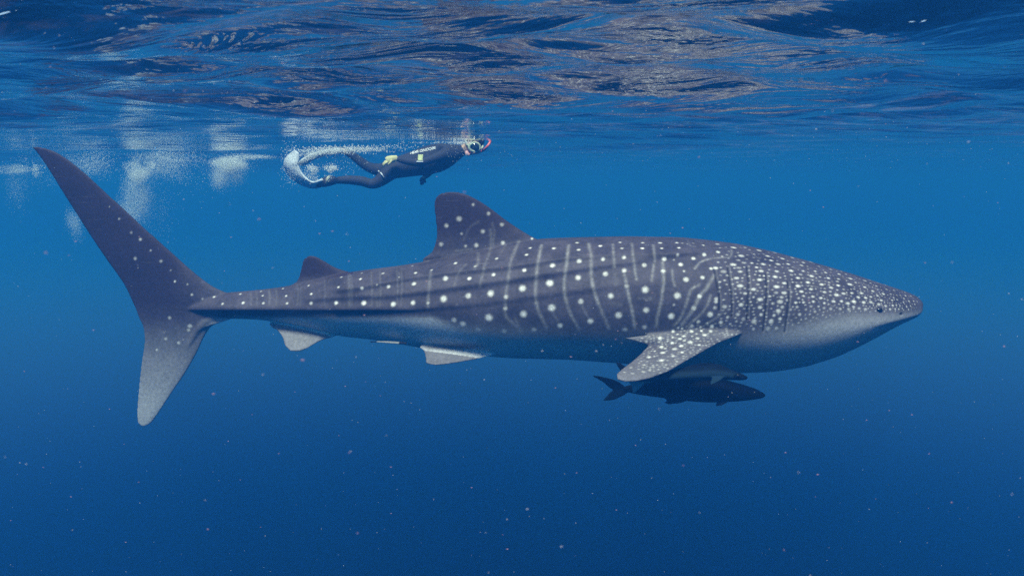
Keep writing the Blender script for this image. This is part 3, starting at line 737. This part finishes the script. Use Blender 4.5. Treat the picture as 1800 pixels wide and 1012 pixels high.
# ------------------------------------------------------------------ snorkeller
YD = 9.6
def build_snorkeller():
    root = bpy.data.objects.new("person", None); COL.objects.link(root)
    root.location = pix(740, 285, YD)
    tag(root, 'snorkeller in a dark wetsuit floating at the surface above the shark', 'person')
    inv = Matrix.Translation(-root.location)
    def put(name, me, mat, label=None, parent=None):
        me.transform(inv)
        o = link(name, me, mat, parent or root)
        if label: o['label'] = label
        return o
    suit = simple("wetsuit_neoprene", (.034, .036, .052), .75, .2, .2, 60)
    skin = simple("skin", (.55, .36, .27), .55, .3)
    glove = simple("pale_glove", (.62, .58, .30), .7, .2)
    white = simple("pale_rubber", (.72, .76, .80), .5, .4)
    pink = simple("pink_plastic", (.75, .16, .15), .4, .4)
    paleg = simple("pale_green_plastic", (.45, .52, .38), .45, .4)
    hairm = simple("dark_hair", (.02, .015, .012), .8, .2, .4, 120)
    lens = simple("mask_lens", (.02, .025, .03), .1, .6)
    m_px = YD / F
    def skinned(joints, edges, mat, name, sub=2, rootv=0):
        me = bpy.data.meshes.new(name)
        me.from_pydata([tuple(j[0]) for j in joints], edges, [])
        o = bpy.data.objects.new(name, me); COL.objects.link(o)
        sk = o.modifiers.new("skin", 'SKIN')
        if not me.skin_vertices: bpy.context.view_layer.objects.active = o
        lay = me.skin_vertices[0].data
        for k, j in enumerate(joints):
            r = j[1]
            lay[k].radius = (r, r) if not isinstance(r, tuple) else r
            lay[k].use_root = (k == rootv)
        sb = o.modifiers.new("sub", 'SUBSURF'); sb.levels = sub; sb.render_levels = sub
        mm = bpy.data.meshes.new_from_object(o.evaluated_get(bpy.context.evaluated_depsgraph_get()))
        bpy.data.objects.remove(o)
        return mm
    P = lambda x, y, d=0: pix(x, y, YD + d)
    # pelvis root, spine, neck; legs; arms  (radius in m)
    J = [(P(700, 293), .150), (P(722, 289), .155), (P(748, 283), .180), (P(772, 277), .190), (P(793, 270), .155), (P(809, 266), .080), (P(818, 261), .062),
         # near leg
         (P(688, 300, -.10), .105), (P(672, 315, -.11), .088), (P(656, 325, -.12), .064), (P(636, 318, -.12), .062), (P(610, 316, -.12), .054), (P(584, 317.5, -.12), .038),
         # far leg
         (P(685, 298, .12), .100), (P(668, 299, .14), .085), (P(650, 296, .15), .064), (P(636, 286, .15), .060), (P(622, 275, .15), .052), (P(606, 266, .15), .036),
         # near arm
         (P(785, 270, -.20), .074), (P(762, 279, -.27), .054), (P(738, 287, -.30), .047), (P(716, 284, -.28), .044), (P(696, 279, -.24), .030),
         # far arm
         (P(782, 277, .17), .070), (P(768, 290, .2), .050), (P(757, 301, .2), .044), (P(749, 309, .16), .038), (P(744, 313, .14), .028)]
    E = [(0, 1), (1, 2), (2, 3), (3, 4), (4, 5), (5, 6), (0, 7), (7, 8), (8, 9), (9, 10), (10, 11), (11, 12), (0, 13), (13, 14), (14, 15), (15, 16), (16, 17), (17, 18),
         (4, 19), (19, 20), (20, 21), (21, 22), (22, 23), (4, 24), (24, 25), (25, 26), (26, 27), (27, 28)]
    put("wetsuit", skinned(J, E, suit, "wetsuit"), suit)
    # body: head with face, neck, hands and feet as one skinned figure, a touch slimmer inside the suit
    Hc = P(829, 257.5)
    JB = [(p, r * .86) for p, r in J]
    EB = list(E)
    def addj(p, r, par):
        JB.append((p, r)); EB.append((par, len(JB) - 1)); return len(JB) - 1
    h1 = addj(P(826, 259), .088, 6); h2 = addj(P(836, 256.5), .100, h1); h3 = addj(P(845, 254.5), .080, h2)
    # near hand (palm, then wrist bent over the hip)
    w = addj(P(688, 279.5, -.25), .026, 23); pl = addj(P(683, 281.5, -.26), .036, w)
    w2 = addj(P(742.5, 315, .14), .024, 28); pl2 = addj(P(742, 318, .14), .034, w2)
    f1 = addj(P(577, 318.5, -.12), .034, 12); f2 = addj(P(598, 263, .15), .032, 18)
    put("body", skinned(JB, EB, skin, "body"), skin)
    # gloved near hand with five fingers
    g = Geo()
    tube(g, [P(698, 278.5, -.25), P(690, 279.5, -.27), P(683, 281.5, -.28), P(680, 283, -.28)], [.034, .040, .046, .040], n=10, squash=.6)
    for k, (dx, dy, dd, ln) in enumerate([(-1, 0, .0, 8), (-1, 1.5, -.02, 9.5), (-.5, 3, -.035, 9), (0, 4.3, -.045, 7)]):
        b0 = (681 - dx, 281 + dy)
        tube(g, [P(*b0, -.27 + dd), P(b0[0] - ln * .5, b0[1] + 2, -.275 + dd), P(b0[0] - ln * .85, b0[1] + 5, -.27 + dd), P(b0[0] - ln, b0[1] + 8, -.25 + dd)], [.011, .010, .009, .007], n=7)
    tube(g, [P(689, 282, -.30), P(685, 287, -.31), P(680, 291, -.30)], [.013, .011, .008], n=7)
    put("glove", g.mesh("glove"), glove, "pale yellow glove at the hip")
    g = Geo()
    tube(g, [P(744, 313, .14), P(743, 317, .13), P(742, 320, .13)], [.03, .038, .034], n=8, squash=.6)
    for k in range(4):
        tube(g, [P(740 + k * 1.5, 319, .13), P(739.5 + k * 1.5, 322, .12), P(740 + k * 1.3, 325 - abs(k - 1.5) * .7, .10)], [.009, .009, .007], n=6)
    tube(g, [P(745.5, 316, .12), P(748, 319, .10), P(748, 321, .09)], [.011, .009, .007], n=6)
    put("glove", g.mesh("glove"), suit)
    # hair over the crown
    g = Geo()
    tube(g, [P(818, 253, .02), P(829, 248.5, .02), P(841, 248.5, .02), P(849, 253, .01)], [.03, .075, .075, .035], n=14, squash=1.25)
    put("hair", g.mesh("hair"), hairm)
    # ears, nose: small features of the face turned down to the water
    g = Geo()
    tube(g, [P(832, 264, -.075), P(833, 268, -.11), P(831, 270, -.10)], [.012, .018, .010], n=8)
    tube(g, [P(827, 256, -.085), P(829, 258, -.095), P(827, 260, -.088)], [.012, .018, .010], n=8)
    put("face", g.mesh("face"), skin)
    # mask: rim, lens and strap
    mask = None
    g = Geo()
    ring = [P(834 + 9.5 * math.cos(t), 259 + 7.5 * math.sin(t), -.11 + .03 * math.cos(t)) for t in np.linspace(0, 2 * math.pi, 17)]
    tube(g, ring, [.016], n=8, steps=60)
    mask = put("mask", g.mesh("mask"), paleg, "pale green diving mask")
    g = Geo()
    tube(g, [P(834, 259, -.10), P(834, 259, -.125)], [.058, .052], n=20, steps=2, up=(0, 0, 1))
    put("lens", g.mesh("lens"), lens, parent=mask)
    g = Geo()
    tube(g, [P(825, 257, -.10), P(819, 252, -.05), P(821, 246, .03)], [.012, .013, .012], n=7, up=(1, 0, 0))
    tube(g, [P(843, 263, -.08), P(848, 259, -.03), P(848, 252, .03)], [.012, .013, .012], n=7)
    tube(g, [P(822, 247.5, -.02), P(829, 244.5, -.03), P(838, 246, -.02), P(844, 250, -.03)], [.012, .016, .014, .010], n=7)
    put("strap", g.mesh("strap"), paleg, parent=mask)
    # snorkel
    g = Geo()
    tube(g, [P(822, 271, -.10), P(830, 270, -.03), P(841, 268, .03), P(850, 264, -.01), P(856, 258, -.06), P(861, 251, -.04), P(862, 245, -.03)], [.017, .014, .014, .015, .015, .014, .014], n=10, steps=40)
    sn = put("snorkel", g.mesh("snorkel"), pink, "pink snorkel with a white tip")
    g = Geo(); tube(g, [P(862.5, 246, -.03), P(860, 243, -.03), P(852, 243, -.02)], [.017, .018, .013], n=10)
    put("snorkel_tip", g.mesh("snorkel_tip"), white, parent=sn)
    g = Geo(); tube(g, [P(825, 273, -.13), P(821, 270, -.12), P(820, 266, -.10)], [.014, .026, .018], n=10)
    put("mouthpiece", g.mesh("mouthpiece"), simple("pale_pink_rubber", (.72, .40, .38), .5, .3), parent=sn)
    # fins
    def blade(name, cen, wid, label):
        C = smoothcurve([P(*c) for c in cen], 40)
        W = np.interp(np.linspace(0, 1, 40), np.linspace(0, 1, len(wid)), [w_[0] for w_ in wid]); Dp = np.interp(np.linspace(0, 1, 40), np.linspace(0, 1, len(wid)), [w_[1] for w_ in wid])
        R = []
        for i in range(40):
            t = Vector(C[min(i + 1, 39)] - C[max(i - 1, 0)]).normalized()
            nn = Vector((-t.z, 0, t.x)).normalized()          # in the picture plane of the diver's side view
            wv = nn * W[i] * m_px + Vector((0, 1, 0)) * Dp[i]
            tv = wv.cross(t).normalized() * .008
            rib = t.cross(wv).normalized() * 0
            prof = [(-1, .4), (-1.0, 1.6), (-.9, 1.6), (-.86, .5), (-.3, .5), (0, .7), (.3, .5), (.86, .5), (.9, 1.6), (1.0, 1.6), (1, .4), (1, -1), (0, -1), (-1, -1)]
            R.append([Vector(C[i]) + wv * a + tv * b_ for a, b_ in prof])
        g = Geo(); g.rings(R)
        return put(name, g.mesh(name), white, label)
    f = blade("fin", [(571, 319, -.12), (552, 325.5, -.12), (533, 318, -.12), (518, 304, -.12), (511, 289, -.12), (517, 276, -.12), (521, 266, -.12)],
          [(3.5, .07), (5, .09), (9, .09), (13, .08), (15, .08), (12, .09), (7, .10)], "white blade fin bent into a curve")
    g = Geo(); tube(g, [P(590, 317, -.12), P(580, 318, -.12), P(568, 321, -.12), P(556, 325, -.12)], [.045, .058, .055, .03], n=12)
    put("foot_pocket", g.mesh("foot_pocket"), suit, parent=None)
    g = Geo(); tube(g, [P(579, 311, -.14), P(576, 316, -.19), P(574, 321.5, -.16)], [.026, .034, .024], n=8, up=(1, 0, 0), squash=.5)
    put("buckle", g.mesh("buckle"), simple("pale_buckle", (.55, .52, .36), .6, .3))
    blade("fin", [(604, 266, .15), (588, 267, .15), (570, 270, .15), (552, 275, .15), (536, 284, .15), (528, 290, .15)], [(2.5, .06), (2.5, .09), (2.5, .10), (2.8, .10), (2.5, .10), (1.5, .08)], "pale blade fin lying along the surface")
    # chest patch, waist cord, lettering on the flank of the suit
    yel = simple("yellow_green_patch", (.50, .55, .28), .7, .2)
    dg = bpy.context.evaluated_depsgraph_get()
    so_ = [c for c in root.children if c.name.startswith("wetsuit")][0]
    vs = [root.location + v.co for v in so_.data.vertices]
    tree = BVHTree.FromPolygons(vs, [tuple(p.vertices) for p in so_.data.polygons])
    def onsuit(x, y, lift=.004):
        h = tree.ray_cast(Vector((0, 0, 0)), pixray(x, y))
        q = h[0] if h[0] is not None else P(x, y, -.15)
        return q - pixray(x, y) * lift
    def decal(name, x0, y0, x1, y1, mat, sh=0):
        bm = bmesh.new(); G = [[bm.verts.new(onsuit(x0 + (x1 - x0) * i / 6 + sh * j / 4, y0 + (y1 - y0) * j / 4, .004)) for i in range(7)] for j in range(5)]
        for j in range(4):
            for i in range(6): bm.faces.new((G[j][i], G[j][i + 1], G[j + 1][i + 1], G[j + 1][i]))
        me = bpy.data.meshes.new(name); bm.to_mesh(me); bm.free()
        o = put(name, me, mat)
        s = o.modifiers.new("thick", 'SOLIDIFY'); s.thickness = .004
        return o
    decal("patch", 735, 272, 744, 282.5, yel, -.8)
    decal("patch", 732, 283.5, 744, 285, white)
    g = Geo(); tube(g, [onsuit(665, 300.5, .01), onsuit(670, 305, .012), onsuit(675, 312, .01)], [.008, .009, .006], n=6)
    put("cord", g.mesh("cord"), white)
    tx = bpy.data.curves.new("lettering", 'FONT'); tx.body = "SECOND SKIN"; tx.size = 1; tx.extrude = .02; tx.align_x = 'CENTER'; tx.align_y = 'CENTER'; tx.offset = .02
    to = bpy.data.objects.new("lettering_raw", tx); COL.objects.link(to)
    tm = bpy.data.meshes.new_from_object(to.evaluated_get(bpy.context.evaluated_depsgraph_get())); bpy.data.objects.remove(to)
    xs = [v.co.x for v in tm.vertices]; ys = [v.co.y for v in tm.vertices]
    wx, wy = max(xs) - min(xs), max(ys) - min(ys)
    for v in tm.vertices:
        u, q, e = (v.co.x - min(xs)) / wx, (v.co.y - min(ys)) / wy, v.co.z
        x = 765.5 - 44.5 * u                      # upside down: the swimmer lies face down
        y = 257.3 + 9.6 * u + 4.6 * (q)
        p = onsuit(x, y, .006 + e * .05)
        v.co = p
    o = put("lettering", tm, simple("white_print", (.8, .8, .8), .7, .1)); o['label'] = "white lettering upside down on the flank"
    for p in o.data.polygons: p.use_smooth = False
    return root
build_snorkeller()

# ------------------------------------------------------------------ bubbles and drifting specks
ico_v = None
def ico():
    global ico_v
    if ico_v is None:
        bm = bmesh.new(); bmesh.ops.create_icosphere(bm, subdivisions=1, radius=1)
        ico_v = (np.array([v.co[:] for v in bm.verts]), np.array([[v.index for v in f.verts] for f in bm.faces])); bm.free()
    return ico_v
octa = (np.array([(1, 0, 0), (-1, 0, 0), (0, 1, 0), (0, -1, 0), (0, 0, 1), (0, 0, -1)], float),
        np.array([(0, 2, 4), (2, 1, 4), (1, 3, 4), (3, 0, 4), (2, 0, 5), (1, 2, 5), (3, 1, 5), (0, 3, 5)]))
def blobs(name, C, R, mat, shape=None, stretch=None):
    sv, sf = shape or octa
    C = np.asarray(C); R = np.asarray(R)
    n = len(C); k = len(sv)
    sc = np.ones((n, 3)) if stretch is None else stretch
    V = (C[:, None, :] + sv[None] * (R[:, None, None] * sc[:, None, :])).reshape(-1, 3)
    Fc = (sf[None] + (np.arange(n) * k)[:, None, None]).reshape(-1, 3)
    return link(name, mesh_np(name, V, Fc), mat)

def bubble_mat(name, col, alpha):
    m, nt, N, L = new_mat(name)
    b = N["Principled BSDF"]; b.inputs["Base Color"].default_value = (*col, 1); b.inputs["Roughness"].default_value = .25
    b.inputs["Alpha"].default_value = alpha
    return m
bub = bubble_mat("bubble", (.9, .93, .92), .6)
mist = bubble_mat("fine_bubble", (.85, .92, .92), .45)

def plume(label, Y, parts, name="bubble_plume", group="bubble plumes under the surface"):
    """parts: (count, px centre, row centre, sd px, sd row, r_min, r_max)"""
    C = []; R = []
    for n, x, y, sx, sy, r0, r1 in parts:
        nn = 0
        n = int(n * 4); r0 *= .55; r1 *= .6
        while nn < n:
            k = n * 2
            # clumpy: pick sub centres
            sub = rng.normal(0, 1, (14, 2)) * .8
            which = rng.integers(0, 14, k)
            u = sub[which] + rng.normal(0, .55, (k, 2))
            for a, b in u:
                yy = Y + rng.normal(0, .22)
                p = pix(x + a * sx, y + b * sy, yy)
                if p.z < SURF - .02 and nn < n:
                    C.append(p[:]); nn += 1; R.append(r0 + (r1 - r0) * rng.random() ** 3)
    o = blobs(name, C, R, bub)
    tag(o, label, 'bubbles', group, 'thing')
    return o
YP = 12.3
plume('dense white burst of bubbles just left of the curved fin', YP, [(5200, 403, 291, 14, 7, .003, .008), (2600, 395, 308, 13, 16, .003, .006), (500, 400, 290, 24, 14, .004, .009), (500, 440, 276, 20, 2.5, .004, .01)])
plume('tall pale column of bubbles hanging behind the upper tail lobe', YP + .3, [(1500, 243, 305, 10, 9, .004, .011), (3800, 238, 350, 14, 26, .003, .006), (1600, 228, 372, 12, 16, .003, .006), (700, 270, 290, 24, 12, .004, .010), (600, 262, 350, 22, 40, .003, .006)])
plume('faint patch of fine bubbles left of the tail', YP + 1, [(900, 128, 395, 7, 18, .003, .006), (700, 100, 300, 34, 20, .003, .007)])
plume('thin pale smear of bubbles at the left edge below the surface', YP + .6, [(900, 22, 297, 16, 4, .003, .007), (500, 30, 330, 14, 28, .003, .006), (60, 62, 298, 6, 6, .008, .016)])
plume('scattered bubbles under the surface above the shark tail', YP, [(900, 170, 290, 30, 16, .003, .010), (900, 300, 284, 26, 12, .003, .011), (400, 330, 300, 40, 26, .003, .007)])

# froth round the snorkeller
C = []; R = []
def froth(n, x, y, sx, sy, r0, r1, Y=YD, sy_=.12, ang=0):
    ca, sa = math.cos(math.radians(ang)), math.sin(math.radians(ang))
    for k in range(n):
        a, b = rng.normal(0, 1) * sx, rng.normal(0, 1) * sy
        p = pix(x + a * ca - b * sa, y + a * sa + b * ca, Y + rng.normal(0, sy_))
        if p.z > SURF - .012: p.z = SURF - .012 - abs(rng.normal(0, .012))
        C.append(p[:]); R.append(r0 + (r1 - r0) * rng.random() ** 3)
froth(1300, 585, 264, 34, 3.2, .003, .010)
froth(900, 565, 269, 20, 2.2, .003, .008, ang=-6)
froth(500, 545, 277, 14, 2, .003, .007, ang=-24)
froth(500, 640, 262, 22, 3, .003, .009)
froth(150, 690, 258, 26, 2.5, .003, .009)
froth(200, 760, 250, 34, 1.5, .002, .007, Y=YD - .15)
froth(240, 812, 246, 12, 3, .003, .010, Y=YD - .12)
froth(60, 800, 262, 14, 6, .003, .006, Y=YD - .2)
for q in range(200):
    t = .4 + q / 200 * 4.6
    wob = 1.0 + .22 * math.sin(t * 3.1) + .1 * math.sin(t * 7.7)
    if math.sin(t * 2.3 + 1) < -.55: continue
    froth(3, 566 + 17 * wob * math.cos(t), 305 + 10 * wob * math.sin(t), 2.8, 2.6, .002, .008, Y=YD - .15)
froth(300, 583, 296, 5, 3, .004, .011, Y=YD - .15)
froth(200, 548, 296, 5, 3, .004, .010, Y=YD - .15)
froth(260, 530, 305, 12, 4, .003, .008, Y=YD - .1, ang=40)
froth(700, 512, 290, 8, 16, .003, .006, Y=YD - .18)
froth(300, 595, 292, 30, 14, .002, .006)
o = blobs("froth", C, R, bub)
tag(o, 'white froth and bubbles stirred up by the swimmer', kind='stuff')

# drifting plankton and specks through the whole water
n = 1000
Yv = rng.uniform(.9, 9, n) ** 1.0
th = rng.uniform(-.72, .72, n)
X = Yv * th * 1.1
Zs = rng.uniform(-1, 1, n)
Zv = np.minimum(Yv * (Zs * .42 - .10), SURF - .25)
R = rng.uniform(.0004, .0009, n) * np.sqrt(Yv) 
st = np.stack([rng.uniform(1, 2.4, n), rng.uniform(.8, 1.2, n), rng.uniform(.6, 1.1, n)], 1)
o = blobs("drifting_specks", np.stack([X, Yv, Zv], 1), R, bubble_mat("speck", (.75, .78, .78), .55), stretch=st)
tag(o, 'tiny pale specks drifting in the water', kind='stuff')
n = 110
Yv = rng.uniform(.8, 4.2, n)
X = Yv * rng.uniform(-.68, .68, n)
Zv = np.minimum(Yv * rng.uniform(-.48, .22, n), SURF - .2)
R = rng.uniform(.0008, .0016, n) * np.sqrt(Yv)
st = np.stack([rng.uniform(1.2, 2.2, n), rng.uniform(.8, 1.2, n), rng.uniform(.5, .8, n)], 1)
o = blobs("drifting_plankton", np.stack([X, Yv, Zv], 1), R, bubble_mat("plankton", (.62, .36, .40), .28), shape=ico(), stretch=st)
tag(o, 'pinkish plankton drifting close to the lens', kind='stuff')
